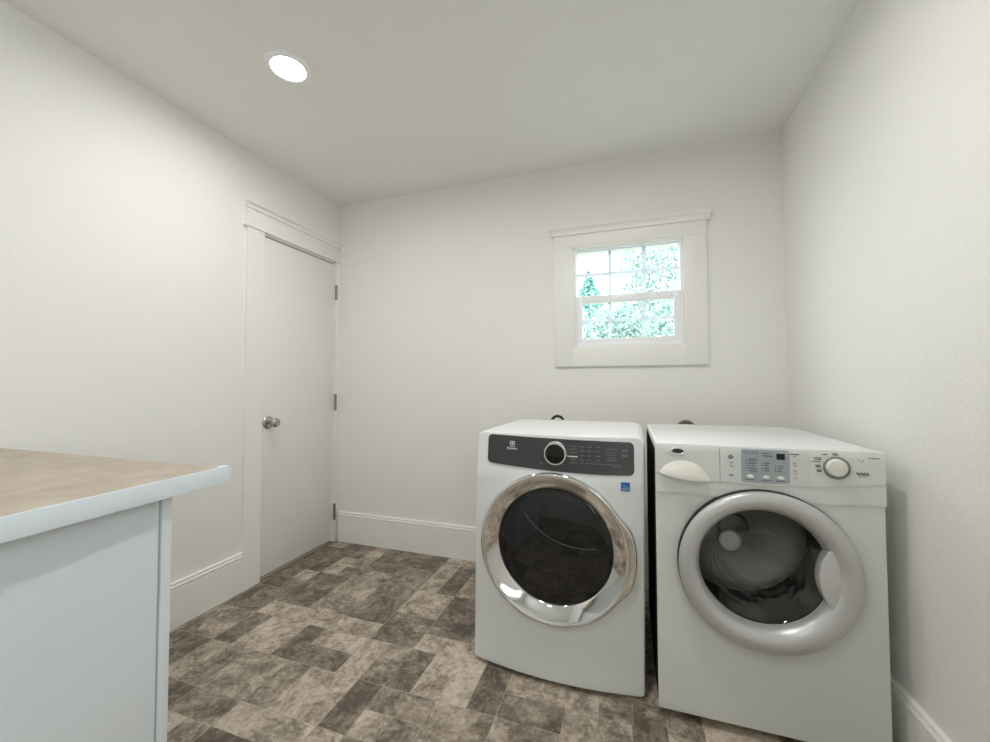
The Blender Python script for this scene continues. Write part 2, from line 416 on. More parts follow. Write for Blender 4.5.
def sash(name, x0, x1, z0, z1, fw, fb, ft, y0, y1, vx, hz, gw=0.021):
    bm = bm_new()
    box(bm, (x0, y0, z0), (x0+fw, y1, z1), .002); box(bm, (x1-fw, y0, z0), (x1, y1, z1), .002)
    box(bm, (x0+fw, y0, z0), (x1-fw, y1, z0+fb), .002); box(bm, (x0+fw, y0, z1-ft), (x1-fw, y1, z1), .002)
    s = link(name, bm, M_vinyl, win)
    ym = (y0+y1)/2
    bm = bm_new(); box(bm, (x0+fw-.004, ym-.002, z0+fb-.004), (x1-fw+.004, ym+.002, z1-ft+.004))
    link('pane', bm, M_pane, s, smooth=0)
    bm = bm_new()
    for x in vx: box(bm, (x-gw/2, ym+.004, z0+fb), (x+gw/2, ym+.010, z1-ft))
    e = [x0+fw] + [q for x in vx for q in (x-gw/2, x+gw/2)] + [x1-fw]
    for z in hz:
        for a, b in zip(e[::2], e[1::2]): box(bm, (a, ym+.004, z-gw/2), (b, ym+.010, z+gw/2))
    link('muntin_grid', bm, M_grid, s, smooth=0)
    return s
bm = bm_new()
for lo, hi in (((WX0+.006, .012, WZ0+.006), (WX0+.020, .09, WZ1-.006)), ((WX1-.020, .012, WZ0+.006), (WX1-.006, .09, WZ1-.006)), ((WX0+.020, .012, WZ1-.010), (WX1-.020, .09, WZ1-.004)), ((WX0+.02, .012, WZ0+.006), (WX1-.02, .09, WZ0+.030))):
    box(bm, lo, hi, .0015)
link('window_frame', bm, M_vinyl, win)
sash('upper_sash', WX0+.018, WX1-.018, 1.655, WZ1-.010, .006, .035, .005, .044, .068, (1.965, 2.162), (1.824,))
sash('lower_sash', WX0+.020, WX1-.020, WZ0+.030, 1.682, .036, .026, .046, .014, .040, (1.965, 2.155), (1.533,))

# unseen window added behind the camera to bring in fill daylight
fill_win = struct(empty('fill_window', (0, 0, 0)))
fill_win['label'] = 'unseen side window added in the right wall for fill daylight'
bm = bm_new()
for lo, hi in (((W-.018, -4.05, .80), (W, -3.95, 2.20)), ((W-.018, -3.05, .80), (W, -2.95, 2.20)), ((W-.018, -3.95, 2.10), (W, -3.05, 2.20)), ((W-.018, -3.95, .80), (W, -3.05, .90))): box(bm, lo, hi, .0012)
link('window_casing', bm, M_trim, fill_win)
bm = bm_new()
for lo, hi in (((W+.04, -3.95, .90), (W+.09, -3.91, 2.10)), ((W+.04, -3.09, .90), (W+.09, -3.05, 2.10)), ((W+.04, -3.91, 2.06), (W+.09, -3.09, 2.10)), ((W+.04, -3.91, .90), (W+.09, -3.09, .94))): box(bm, lo, hi, .002)
link('window_frame', bm, M_vinyl, fill_win)
bm = bm_new(); box(bm, (W+.062, -3.92, .93), (W+.066, -3.08, 2.07)); link('pane', bm, M_pane, fill_win, smooth=0)

# ------------------------------------------------------------------ recessed lamps
def lamp(x, y, label, k=1.0):
    t = tag(empty('recessed_light', (x, y, H)), label, 'ceiling light', 'recessed ceiling lights')
    bm = bm_new()
    lathe_z(bm, [(.064, -.004), (.066, -.008), (.072, -.010), (.084, -.008), (.090, -.002), (.090, 0), (.064, 0)], 0, 0, 64)
    link('trim_ring', bm, M_vinyl, t)
    bm = bm_new()
    vs = [bm.verts.new((.065*math.cos(2*PI*i/48), .065*math.sin(2*PI*i/48), -.005)) for i in range(48)]
    bm.faces.new(list(reversed(vs)))
    link('lens', bm, lens_mat(k), t, smooth=0, recalc=False)
    return t
lamp(0.709, -1.160, 'round recessed ceiling light glowing above the door side of the room', 0.85)
lamp(1.95, -1.32, 'round recessed ceiling light above the front of the two laundry machines', 1.15)
lamp(1.40, -2.75, 'round recessed ceiling light behind the counter end, near the middle of the room', 0.85)

# ------------------------------------------------------------------ appliances
def smooth(a, b, x):
    t = max(0, min(1, (x-a)/(b-a))); return t*t*(3-2*t)
def outline(x0, x1, z0, z1, r, step=0.02, rb=None):
    rb = rb or r
    pts = []
    def arc(cx, cz, a0, q=r):
        for k in range(7):
            a = a0 + PI/2*k/6; pts.append((cx+q*math.cos(a), cz+q*math.sin(a)))
    def seg(p, q):
        n = max(2, int(math.dist(p, q)/step))
        for k in range(1, n): pts.append((p[0]+(q[0]-p[0])*k/n, p[1]+(q[1]-p[1])*k/n))
    arc(x1-r, z1-r, 0); seg((x1-r, z1), (x0+r, z1)); arc(x0+r, z1-r, PI/2); seg((x0, z1-r), (x0, z0+rb))
    arc(x0+rb, z0+rb, PI, rb); seg((x0+rb, z0), (x1-rb, z0)); arc(x1-rb, z0+rb, 1.5*PI, rb); seg((x1, z0+rb), (x1, z1-r))
    return pts
def cabinet_body(x0, x1, z0, z1, D, rc, rr, front, hole, rb=None, shear=0.0):
    """steel case: front panel around a round hole, rounded front edges, sides and back"""
    bm = bm_new(); hx, hz, hr = hole
    O = outline(x0+rr, x1-rr, z0+rr, z1-rr, max(rc-rr, .003), rb=rb)
    n = len(O); rs = []
    for s in [k/12 for k in range(13)]:
        ring = []
        for (x, z) in O:
            a = math.atan2(z-hz, x-hx)
            px = (hx+hr*math.cos(a))*(1-s) + x*s; pz = (hz+hr*math.sin(a))*(1-s) + z*s
            ring.append((px, front(px, pz), pz))
        rs.append(ring)
    for k in range(1, 6):
        a = k/5*PI/2; ring = []
        for i, (x, z) in enumerate(O):
            p, q = O[i-1], O[(i+1) % n]
            tx, tz = q[0]-p[0], q[1]-p[1]; l = math.hypot(tx, tz); nx, nz = tz/l, -tx/l
            ring.append((x+nx*rr*math.sin(a), front(x, z)+rr*(1-math.cos(a)), z+nz*rr*math.sin(a)))
        rs.append(ring)
    rs.append([(p[0], D, p[2]) for p in rs[-1]])
    rs = [[(x+shear*max(0, z-z0)*min(1, k/12), y, z) for x, y, z in r] for k, r in enumerate(rs)]
    rings(bm, rs, False, True)
    return bm
def patch(bm, xs, zb, zt, yf, th, nv=10, corner=0.0, mi=0):
    """raised panel over x samples between curves zb(x) and zt(x), front at yf(x,z)-th, skirt back to yf"""
    x0, x1 = xs[0], xs[-1]
    def ends(x):
        d = min(x-x0, x1-x)
        if corner <= 0 or d >= corner: return 0.0
        return corner - math.sqrt(max(0, corner**2-(corner-d)**2))
    grid = []
    for x in xs:
        e = ends(x); b, t = zb(x)+e, zt(x)-e
        grid.append([(x, b+(t-b)*k/nv) for k in range(nv+1)])
    Fv = [[bm.verts.new((x, yf(x, z)-th, z)) for x, z in c] for c in grid]
    for a, b in zip(Fv, Fv[1:]):
        for k in range(nv): bm.faces.new((a[k], b[k], b[k+1], a[k+1])).material_index = mi
    loop = [(i, 0) for i in range(len(xs))] + [(len(xs)-1, k) for k in range(1, nv+1)] + [(i, nv) for i in range(len(xs)-2, -1, -1)] + [(0, k) for k in range(nv-1, 0, -1)]
    fr = [Fv[i][k] for i, k in loop]
    bk = [bm.verts.new((grid[i][k][0], yf(*grid[i][k])+.002, grid[i][k][1])) for i, k in loop]
    n = len(loop)
    for i in range(n): bm.faces.new((fr[i], bk[i], bk[(i+1) % n], fr[(i+1) % n])).material_index = mi
def lin(a, b, n): return [a+(b-a)*k/n for k in range(n+1)]
def cornered(a, b, n, c):
    return sorted(set([a+c*(1-math.cos(PI/2*k/8)) for k in range(9)] + lin(a+c, b-c, n) + [b-c*(1-math.cos(PI/2*k/8)) for k in range(9)]))
def interp(tab):
    def f(x):
        if x <= tab[0][0]: return tab[0][1]
        for (a, va), (b, vb) in zip(tab, tab[1:]):
            if x <= b:
                t = (x-a)/(b-a); return va+(vb-va)*t
        return tab[-1][1]
    return f
def smoothtab(tab, w=.05):
    f = interp(tab)
    return lambda x: sum(f(x+w*d/4) for d in range(-4, 5))/9
def bars(bm, rows, yf, th=.0006):
    for x0, x1, z, h in rows:
        y = yf((x0+x1)/2, z)
        ya, yb = yf(x0, z), yf(x1, z)
        vs = [bm.verts.new(p) for p in ((x0, ya-th, z-h/2), (x1, yb-th, z-h/2), (x1, yb-th, z+h/2), (x0, ya-th, z+h/2))]
        bk = [bm.verts.new((v.co.x, v.co.y+th+.0004, v.co.z)) for v in vs]
        bm.faces.new(vs)
        for i in range(4): bm.faces.new((vs[i], bk[i], bk[(i+1) % 4], vs[(i+1) % 4]))
def text(name, s, size, x, z, y, m, parent, bold=0.0, width=None):
    cu = bpy.data.curves.new('lettering', 'FONT'); cu.body = s; cu.size = size; cu.align_x = 'CENTER'; cu.align_y = 'CENTER'; cu.extrude = .0003; cu.offset = bold
    tmp = bpy.data.objects.new('lettering', cu); COL.objects.link(tmp)
    dg = bpy.context.evaluated_depsgraph_get(); me = bpy.data.meshes.new_from_object(tmp.evaluated_get(dg))
    bpy.data.objects.remove(tmp); me.name = name; me.materials.clear(); me.materials.append(m)
    if width:
        xs = [v.co.x for v in me.vertices]; k = width/(max(xs)-min(xs))
        for v in me.vertices: v.co.x *= k
    for v in me.vertices: v.co = Vector((x+v.co.x, y(x+v.co.x, z+v.co.y)-.0006-v.co.z, z+v.co.y))
    o = bpy.data.objects.new(name, me); COL.objects.link(o); o.parent = parent
    return o

# ---- dryer
dry = tag(empty('clothes_dryer', (1.444, -0.868, 0), -0.0253), 'white front-loading dryer with charcoal control strip and chrome-ringed dark door', 'dryer')
DX0, DX1, DH, DD = -0.007, 0.661, 0.953, 0.565
def dfront(x, z):
    k = 2*(x-DX0)/(DX1-DX0)-1
    return -0.037*(1-k*k) + max(0, z-.76)*.13*smooth(.74, .84, z)
DC = (0.333, 0.521)
bm = cabinet_body(DX0, DX1, 0.015, DH, DD, 0.034, 0.010, dfront, (DC[0], DC[1], 0.25), .006, .0125)
link('body', bm, M_white, dry, 40)
for px in (.05, .62):
    for py in (.06, .48):
        bm = bm_new(); lathe_z(bm, [(.022, 0), (.022, .012), (.010, .014), (.010, .05)], px, py, 20, True, True); link('foot', bm, M_black, dry)
bm = bm_new()
dzb = smoothtab([(0, .834), (.056, .8275), (.2023, .8205), (.3487, .8140), (.5127, .8105), (.66, .8125)], .03)
dzt = interp([(0, .943), (.7, .931)])
patch(bm, cornered(.0575, .634, 40, .018), dzb, dzt, dfront, .004, 14, .018)
con = link('console_panel', bm, M_charcoal, dry, 40)
dcf = lambda x, z: dfront(x, z)-.004
bm = bm_new(); rows = []
for z in (.9125, .901, .889, .862, .851): rows.append((.400, .400+random.uniform(.022, .034), z, .0022))
for cx in (.447, .474, .506):
    for z in (.911, .896, .878, .863): rows.append((cx-.008, cx+random.uniform(.004, .010), z, .0024))
for z in (.893, .883, .873, .864): rows.append((.536, .536+random.uniform(.026, .038), z, .0022))
for k in range(8): rows.append((.440+k*.019, .440+k*.019+.014, .851-k*.0004, .0024))
for z in (.903, .898, .885, .880): rows.append((.591, .612, z, .003))
rows.append((.56, .583, .842, .0022)); rows.append((.285, .297, .842, .003))
bm.free()
def marks(name, rows, yf, m, parent, cuts=None):
    """printed marks, every cluster of neighbouring dashes a part of its own"""
    gs = []
    for r in rows:
        near = lambda q: r[0]-.006 < q[1] and q[0] < r[1]+.006 and abs(r[2]-q[2]) < (r[3]+q[3])/2+.009
        hit = [g for g in gs if any(near(q) for q in g)]
        new = [r] + [q for g in hit for q in g]
        gs = [g for g in gs if g not in hit] + [new]
    for g in gs:
        bm = bm_new(); bars(bm, g, yf); link(name, bm, m, parent, 0)
marks('cycle_markings', [r for r in rows if r[2] > .8445 and not (r[0] > .438 and r[2] < .8525 and r[0] < .60)], dcf, M_dimink, con, (0, .437, .462, .49, .53, .585, 1))
marks('option_markings', [r for r in rows if r[0] > .438 and r[2] < .8525 and r[0] < .60 and r[2] > .8445], dcf, M_dimink, con, (0, 1))
marks('icon_marking', [r for r in rows if r[2] <= .8445], dcf, M_dimink, con, (0, .4, 1))
bm = bm_new(); bars(bm, [(.534, .574, .905, .0055)], dcf); link('display_strip', bm, M_ink, con, 0)
# emblem: rounded square outline with a halved mark
bm = bm_new(); ex, ez, es = .1675, .9085, .0105
bars(bm, [(ex-es, ex+es, ez+es-.0013, .0026), (ex-es, ex+es, ez-es+.0013, .0026), (ex-es, ex-es+.0026, ez, 2*es), (ex+es-.0026, ex+es, ez, 2*es-.005), (ex-.002, ex+.001, ez, 2*es-.004), (ex-.008, ex+.004, ez, .0028), (ex+.002, ex+.005, ez+.004, .003), (ex+.002, ex+.005, ez-.004, .003)], dcf)
link('brand_emblem', bm, M_whiteink, con, 0)
text('brand_lettering', 'Electrolux', .0115, .1665, .8905, dcf, M_whiteink, con, .0003, .044)
KX, KZ2 = .3475, .8825; ky = dcf(KX, KZ2)
bm = bm_new()
lathe_y(bm, [(.0475, ky+.004), (.0475, ky-.006), (.0460, ky-.016), (.0425, ky-.021), (.0375, ky-.021), (.0355, ky-.017)], KX, KZ2, 64)
kn = link('control_knob', bm, M_brightchrome, dry)
bm = bm_new(); lathe_y(bm, [(.0360, ky-.010), (.0360, ky-.018), (.0345, ky-.0195), (.02, ky-.0205), (.001, ky-.021)], KX, KZ2, 64, cap1=True)
link('knob_face', bm, M_blackgloss, kn)
bm = bm_new(); bars(bm, [(.395, .4315, .8735, .0045)], dcf, .002); link('pointer_bar', bm, M_whiteink, con, 0)
# door
drd = empty('door'); drd.parent = dry
def lug(a, k):
    a = (a+PI) % (2*PI)-PI
    return .019*smooth(.62, .30, abs(a+.02)) if False else (.019*(1-smooth(.30, .60, abs(a+.02))) if k <= 4 else 0)
bm = bm_new()
lathe_y(bm, [(.286, .004), (.288, -.030), (.289, -.046), (.2865, -.054), (.281, -.057), (.2745, -.0555), (.268, -.0515), (.255, -.044), (.240, -.0335), (.228, -.0245), (.2215, -.0195), (.2205, -.010)], DC[0], DC[1], 128, lug)
link('door_ring', bm, M_chrome, drd, 50)
bm = bm_new()
lathe_y(bm, [(.2215, -.0165), (.216, -.019), (.17, -.028), (.11, -.034), (.05, -.037), (.001, -.0375)], DC[0], DC[1], 96, cap1=True)
link('door_glass', bm, M_dglass, drd, 60)
bm = bm_new()     # inner window bowl rim seen behind the dark glass
lathe_y(bm, [(.2205, -.01), (.213, .012), (.205, .016), (.199, .012), (.195, .03), (.15, .075), (.001, .09)], DC[0], DC[1], 96, cap1=True)
link('inner_bowl', bm, M_darkgap, drd, 40)
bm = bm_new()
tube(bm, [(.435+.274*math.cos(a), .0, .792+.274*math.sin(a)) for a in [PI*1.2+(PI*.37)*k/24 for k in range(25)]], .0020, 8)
link('reflection_arc', bm, mat('reflection_arc_grey', (.9, .92, .93), .3), drd, 60)  # pale arc tube imitating a reflection in the dark glass
# energy label
bm = bm_new(); bars(bm, [(.587, .6185, .7715, .0325)], dfront, .0030); lb = link('energy_label', bm, M_blue, dry, 0); lb['label'] = 'small square blue sticker'
lbf = lambda x, z: dfront(x, z)-.0032
bm = bm_new(); bars(bm, [(.589, .6165, .765, .004), (.600, .613, .772, .0035), (.592, .600, .7755, .003)], lbf, .0004); link('label_swoosh', bm, M_bluel, lb, 0)
text('label_lettering', 'ENERGY STAR', .0045, .6028, .7595, lbf, M_whiteink, lb, 0, .027)
bm = bm_new(); box(bm, (.05, DD-.001, .10), (.62, DD+.006, DH+.003), .002); link('rear_panel', bm, M_galv, dry)

# ---- washer
was = tag(empty('washing_machine', (2.1476, -0.9306, 0), -0.003), 'white front-loading washer with silver-ringed glass door beside the right wall', 'washing machine')
WW, WH, WD = 0.6436, 0.943, 0.672
def wfront(x, z): return 0.004*smooth(.90, .95, z)
wf0 = lambda x, z: 0.0
WC = (0.322, 0.551)
bm = cabinet_body(0.0, WW, 0.030, WH, WD, 0.008, 0.005, wf0, (WC[0], WC[1], 0.215))
link('body', bm, M_cream, was, 40)
bm = bm_new(); box(bm, (.010, .006, WH-.006), (WW-.010, WD-.004, WH+.0012), .003, 3)
link('lid', bm, M_white, was)
bm = bm_new(); box(bm, (-.0012, .012, .05), (.002, WD-.01, WH-.022)); link('side_panel', bm, mat('side_shade_dark', (.022, .024, .028), .7, 0, .1), was, 0)  # added dark sheet, stands in for the shade between the machines
bm = bm_new(); box(bm, (.03, WD-.012, .5), (WW-.03, WD+.004, WH+.003), .002); link('rear_panel', bm, M_galv, was)
for px in (.05, WW-.05):
    for py in (.10, .6):
        bm = bm_new(); lathe_z(bm, [(.024, 0), (.024, .012), (.011, .014), (.011, .06)], px, py, 20, True, True); link('foot', bm, M_darkgap, was)
czb = smoothtab([(-.05, .853), (-.004, .8438), (.0788, .8288), (.2014, .8208), (.3315, .8194), (.4512, .8251), (.5568, .8357), (.6426, .847), (.69, .853)], .04)
czt = lambda x: .9425
sz = smoothtab([(0, .7765), (.2, .7725), (.45, .7725), (.6436, .7815)], .06)
bm = bm_new(); patch(bm, lin(.0005, WW-.0005, 40), sz, lambda x: czb(x)-.0012, wf0, .005, 3)
link('upper_fascia', bm, M_cream, was, 40)
def cyf(x, z): return .0 + .006*smooth(.925, .95, z)
bm = bm_new(); patch(bm, lin(.0015, .2000, 24), czb, czt, cyf, .007, 10, .004)
drw = link('detergent_drawer', bm, M_conw, was, 40)
bm = bm_new(); patch(bm, lin(.2016, WW-.0015, 44), czb, czt, cyf, .007, 10, .004)
wcon = link('console_panel', bm, M_conw, was, 40)
wcf = lambda x, z: cyf(x, z)-.007
# scooped drawer handle
bm = bm_new()
hzt = smoothtab([(.012, .8440), (.024, .8620), (.0412, .8755), (.060, .8840), (.0796, .8875), (.105, .8865), (.1264, .8800), (.147, .8640), (.1627, .8440), (.172, .826)], .008)
cols = []
for x in lin(.012, .171, 30):
    b = czb(x)-.001; t = max(b+.001, hzt(x)); u = (x-.012)/.159; amp = .024*math.sin(PI*u)**.7
    cols.append([(x, wcf(x, b+(t-b)*v)-amp*math.cos(PI/2*v)**1.0*1.0-.0002, b+(t-b)*v) for v in [k/10 for k in range(11)]])
V = [[bm.verts.new(p) for p in c] for c in cols]
for a, b in zip(V, V[1:]):
    for k in range(10): bm.faces.new((a[k], b[k], b[k+1], a[k+1]))
lo = [bm.verts.new((c[0][0], wcf(c[0][0], c[0][2])+.004, c[0][2]+.002)) for c in cols]
for i in range(len(V)-1): bm.faces.new((V[i][0], lo[i], lo[i+1], V[i+1][0]))
link('drawer_handle', bm, M_bump, drw, 50)
def oval(bm, cx, cz, rx, rz, y, th, dome=0.0, n=40):
    rs = [[(cx+rx*math.cos(2*PI*i/n), y+.001, cz+rz*math.sin(2*PI*i/n)) for i in range(n)]]
    for s, d in ((1, 0), (.85, .55), (.55, .88), (.1, 1)):
        rs.append([(cx+rx*s*math.cos(2*PI*i/n), y-th-dome*d, cz+rz*s*math.sin(2*PI*i/n)) for i in range(n)])
    rings(bm, rs, False, True)
def ovring(bm, cx, cz, rx, rz, wd, y, th, a0=0, a1=2*PI, n=40):
    full = abs(a1-a0-2*PI) < 1e-6
    m_ = n if full else n+1
    A = [a0+(a1-a0)*i/n for i in range(m_)]
    rings(bm, [[(cx+(rx+d)*math.cos(a), y-t, cz+(rz+d)*math.sin(a)) for a in A] for d, t in ((0, 0), (0, th), (-wd/2, th*1.5), (-wd, th), (-wd, 0))], cyc=full)
ey = wcf(.066, .92)
bm = bm_new(); oval(bm, .0715, .9178, .0200, .0085, ey, .001, .0015); em = link('brand_emblem', bm, M_darkgap, drw)
bm = bm_new(); ovring(bm, .0715, .9190, .0240, .0130, .0050, ey, .0025)
rings(bm, [[(.031+.045*s, ey-.0005-.0015*(k == 1), .9175+.0065*s*s+dz) for s in (0, .15, .3, .45, .6)] for k, dz in ((0, -.0025), (1, 0), (0, .0022))], cyc=False)
link('emblem_ring', bm, mat('emblem_silver', (.85, .85, .84), .3, .5), em)
# display
bm = bm_new(); patch(bm, lin(.2076, .4535, 24), lambda x: czb(x)+.006, lambda x: .9390, wcf, .0008, 8, .005)
dsp = link('display_panel', bm, M_palepanel, wcon, 40)
dpf = lambda x, z: wcf(x, z)-.0008
bm = bm_new(); patch(bm, lin(.2630, .3985, 16), lambda x: czb(x)+.0085, lambda x: .9365 if x < .3 else .9365, dpf, .0006, 8, .003)
gp = link('grey_field', bm, M_greypanel, dsp, 40)
gpf = lambda x, z: dpf(x, z)-.0006
bm = bm_new(); bars(bm, [(.3625, .3855, .9165, .019)], gpf, .0006); link('digit_window', bm, M_blackgloss, dsp, 0)
for cx in (.2881, .3334, .3736):
    bm = bm_new(); oval(bm, cx, .8475, .0098, .0062, gpf(cx, .8475), .001, .0015); link('push_button', bm, M_bump, dsp)
for cz in (.9000, .8765, .8525):
    bm = bm_new(); oval(bm, .4125, cz, .0065, .0048, dpf(.41, cz), .001, .001, 24); link('option_button', bm, M_silverflat, dsp)
bm = bm_new(); oval(bm, .2328, .9085, .008, .0072, dpf(.23, .9085), .001, .001, 24); link('start_button', bm, M_dialring, dsp)
bm = bm_new(); rows = []
for k in range(4): rows.append((.2695+k*.0115, .2695+k*.0115+.008, .9285, .0022)); rows.append((.274+k*.010, .281+k*.010, .9225, .0018))
rows += [(.322, .343, .9250, .0022), (.322, .351, .9165, .0026)]
for z in (.9045, .898, .8905, .8825, .8745, .866): rows.append((.2825, .282+random.uniform(.019, .028), z, .0026))
for z in (.894, .8865, .877, .869): rows.append((.3275, .327+random.uniform(.012, .018), z, .0026))
for z in (.8860, .8775, .8700): rows.append((.3650, .365+random.uniform(.012, .018), z, .0026))
for cx in (.2881, .3334, .3736): rows.append((cx-.014, cx+.012, .8375, .0024))
rows += [(.2765, .2778, .887, .034), (.3215, .3228, .881, .026), (.3590, .3602, .877, .02)]
bm.free()
marks('cycle_markings', [r for r in rows if r[2] > .91], gpf, M_ink, dsp, (0, .318, 1)); marks('option_markings', [r for r in rows if .845 < r[2] <= .91], gpf, M_ink, dsp, (0, .318, .356, 1)); marks('button_caption', [r for r in rows if r[2] <= .845], gpf, M_ink, dsp, (0, .31, .355, 1))
marks('side_markings', [(.400, .424, .9255, .0036), (.408, .416, .919, .002), (.231, .2325, .8835, .016), (.2335, .241, .889, .002), (.2335, .243, .8765, .002), (.228, .240, .8485, .0038), (.4085, .417, .889, .0018), (.4085, .417, .8635, .0018)], dpf, M_ink, dsp, (0, .3, 1))
# dial
dy_ = wcf(.5212, .8905)
bm = bm_new(); lathe_y(bm, [(.0345, dy_+.002), (.0345, dy_-.006), (.0325, dy_-.009), (.0265, dy_-.009)], .5208, .8905, 56); dial = link('cycle_dial', bm, M_dialring, was)
bm = bm_new(); lathe_y(bm, [(.0272, dy_-.004), (.0262, dy_-.018), (.0240, dy_-.0215), (.012, dy_-.0225), (.001, dy_-.0228)], .5170, .8925, 56, cap1=True); link('dial_cap', bm, M_bump, dial)
marks('dial_markings', [(.512, .526, .9335, .0026), (.512, .526, .9295, .0026), (.485, .500, .9300, .0024), (.463, .483, .9185, .0024), (.465, .483, .914, .0022), (.458, .480, .9065, .002), (.467, .480, .8955, .003), (.467, .480, .891, .003), (.470, .482, .881, .003), (.470, .482, .8765, .003)], wcf, M_ink, wcon, (0, .484, 1))
marks('console_lettering', [(.601, .607, .9240, .0028), (.6085, .619, .9240, .0028), (.6205, .628, .9240, .0028)], wcf, M_ink, wcon, (0, 1))
marks('model_marking', [(.5700, .577, .8770, .0040), (.5785, .586, .8770, .0034), (.5875, .594, .8770, .0040), (.5955, .6015, .8770, .0034), (.5730, .582, .8727, .0028), (.5835, .591, .8727, .0034), (.5925, .6025, .8727, .0028), (.5785, .5802, .866, .006), (.586, .596, .8672, .0012)], wcf, M_ink, wcon, (0, 1))
bm = bm_new(); ovring(bm, .5820, .9200, .0082, .0082, .0012, wcf(.58, .92), .0003, PI*1.0, PI*1.95, 16); link('round_icon', bm, M_ink, wcon, 0)
# washer door
wdr = empty('door'); wdr.parent = was
bm = bm_new(); lathe_y(bm, [(.2565, .002), (.2565, -.020), (.250, -.024), (.21, -.020), (.19, -.004), (.186, .02)], WC[0], WC[1], 112)
link('door_gasket', bm, M_black, wdr, 40)
GC = (.3145, .5600)
def wsh(k):
    t = (k/13); return ((GC[0]-WC[0])*t, (GC[1]-WC[1])*t)
bm = bm_new()
prof = [(.2505, -.021), (.2535, -.026), (.2540, -.032), (.2515, -.039), (.246, -.0445), (.238, -.0490), (.228, -.0520), (.218, -.0525), (.208, -.0500), (.199, -.0440), (.192, -.0355), (.187, -.0260), (.1835, -.0160), (.1825, -.004)]
lathe_y(bm, prof, WC[0], WC[1], 144, shift=wsh)
link('door_ring', bm, M_silver, wdr, 60)
bm = bm_new()
bp = [(.1835, -.008)]
for k in range(48):
    t = k/47; r = max(.001, .1825*(1-t))
    bp.append((r, -.004+.105*(1-(r/.1835)**2.2) + .0011*math.sin(k*1.7)*(1 if 7 < k < 20 else 0)))
lathe_y(bm, bp, GC[0], GC[1], 96, cap1=True)
for v in bm.verts:     # moulded wave lines in the lower part of the bowl
    rr = math.hypot(v.co.x-GC[0], v.co.z-GC[1])
    k = smooth(.02, .07, GC[1]-v.co.z)*smooth(.075, .10, rr)*(1-smooth(.140, .158, rr))
    v.co.y += k*.0042*math.sin(rr*330+2*math.sin(v.co.x*30))
gl = link('door_glass', bm, M_wglass, wdr, 60)
bm = bm_new()
lathe_y(bm, [(.036, .056), (.036, .044), (.033, .041), (.030, .044), (.028, .047), (.001, .044)], .2365, .6150, 40, cap1=True)
link('glass_disc', bm, mat('disc_grey', (.34, .36, .37), .25, .2), gl, 50)  # grey rimmed disc set at the bowl glass
# drum
bm = bm_new()
lathe_y(bm, [(.20, .03), (.205, .045), (.24, .07), (.245, .36), (.20, .40), (.06, .405), (.05, .385), (.001, .38)], WC[0]-.0, WC[1]-.0, 72, cap1=True)
link('drum', bm, M_steel, was, 40)
bm = bm_new(); lathe_y(bm, [(.216, .003), (.212, .02), (.200, .030), (.188, .022), (.1865, .012)], WC[0], WC[1], 72); link('boot_seal', bm, mat('boot_rubber_grey', (.10, .10, .10), .5), was, 40)
bm = bm_new()
dry_in = lathe_y(bm, [(.251, -.03), (.250, .03), (.235, .05), (.245, .07), (.245, .30), (.22, .33), (.001, .335)], DC[0], DC[1], 64, cap1=True)
link('drum', bm, M_dryerdrum, dry, 40)
# recessed grip
bm = bm_new()
def circ3(p, q, r):
    ax, ay = p; bx, by = q; cx, cy = r
    d = 2*(ax*(by-cy)+bx*(cy-ay)+cx*(ay-by))
    ux = ((ax*ax+ay*ay)*(by-cy)+(bx*bx+by*by)*(cy-ay)+(cx*cx+cy*cy)*(ay-by))/d
    uy = ((ax*ax+ay*ay)*(cx-bx)+(bx*bx+by*by)*(ax-cx)+(cx*cx+cy*cy)*(bx-ax))/d
    return ux, uy, math.hypot(ax-ux, ay-uy)
ux, uy, ur = circ3((.4847, .6405), (.4589, .5493), (.4908, .4675))
a0 = math.atan2(.6405-uy, .4847-ux); a1 = math.atan2(.4675-uy, .4908-ux) % (2*PI)
L = [(ux+ur*math.cos(a0+(a1-a0)*k/20), uy+ur*math.sin(a0+(a1-a0)*k/20)) for k in range(21)]
b0 = math.atan2(L[-1][1]-GC[1], L[-1][0]-GC[0]); b1 = math.atan2(L[0][1]-GC[1], L[0][0]-GC[0])
Rr = [(GC[0]+.206*math.cos(b0+(b1-b0)*k/20), GC[1]+.206*math.sin(b0+(b1-b0)*k/20)) for k in range(21)]
poly = L+Rr
rings(bm, [[(x, -.004, z) for x, z in poly], [(x, -.0385, z) for x, z in poly], [(x+(.003 if i < 21 else 0), -.0400, z) for i, (x, z) in enumerate(poly)]], True, True)
link('door_grip', bm, M_silverflat, wdr, 40)

# cord and hose looping up behind the machines
bm = bm_new()
pts = [(1.640, -.17, .02), (1.638, -.17, .5), (1.638, -.165, .85)] + [(1.676+.038*math.cos(a), -.16, .918+.046*math.sin(a)) for a in [PI-PI*k/14 for k in range(15)]] + [(1.714, -.155, .85), (1.712, -.15, .5), (1.70, -.12, .25), (1.70, -.03, .2)]
tube(bm, pts, .0075, 12)
tag(link('power_cord', bm, M_black, None, 60), 'thick black cord looping up behind the white dryer top', 'cord')
bm = bm_new()
pts = [(2.315, -.13, .02), (2.315, -.13, .5), (2.318, -.125, .85)] + [(2.352+.036*math.cos(a), -.12, .910+.036*math.sin(a)) for a in [PI-PI*k/12 for k in range(13)]] + [(2.390, -.115, .85), (2.392, -.10, .6), (2.392, -.03, .5)]
tube(bm, pts, .011, 12)
tag(link('water_hose', bm, M_hose, None, 60), 'dark grey hose bend just showing above the rear of the washer', 'hose')

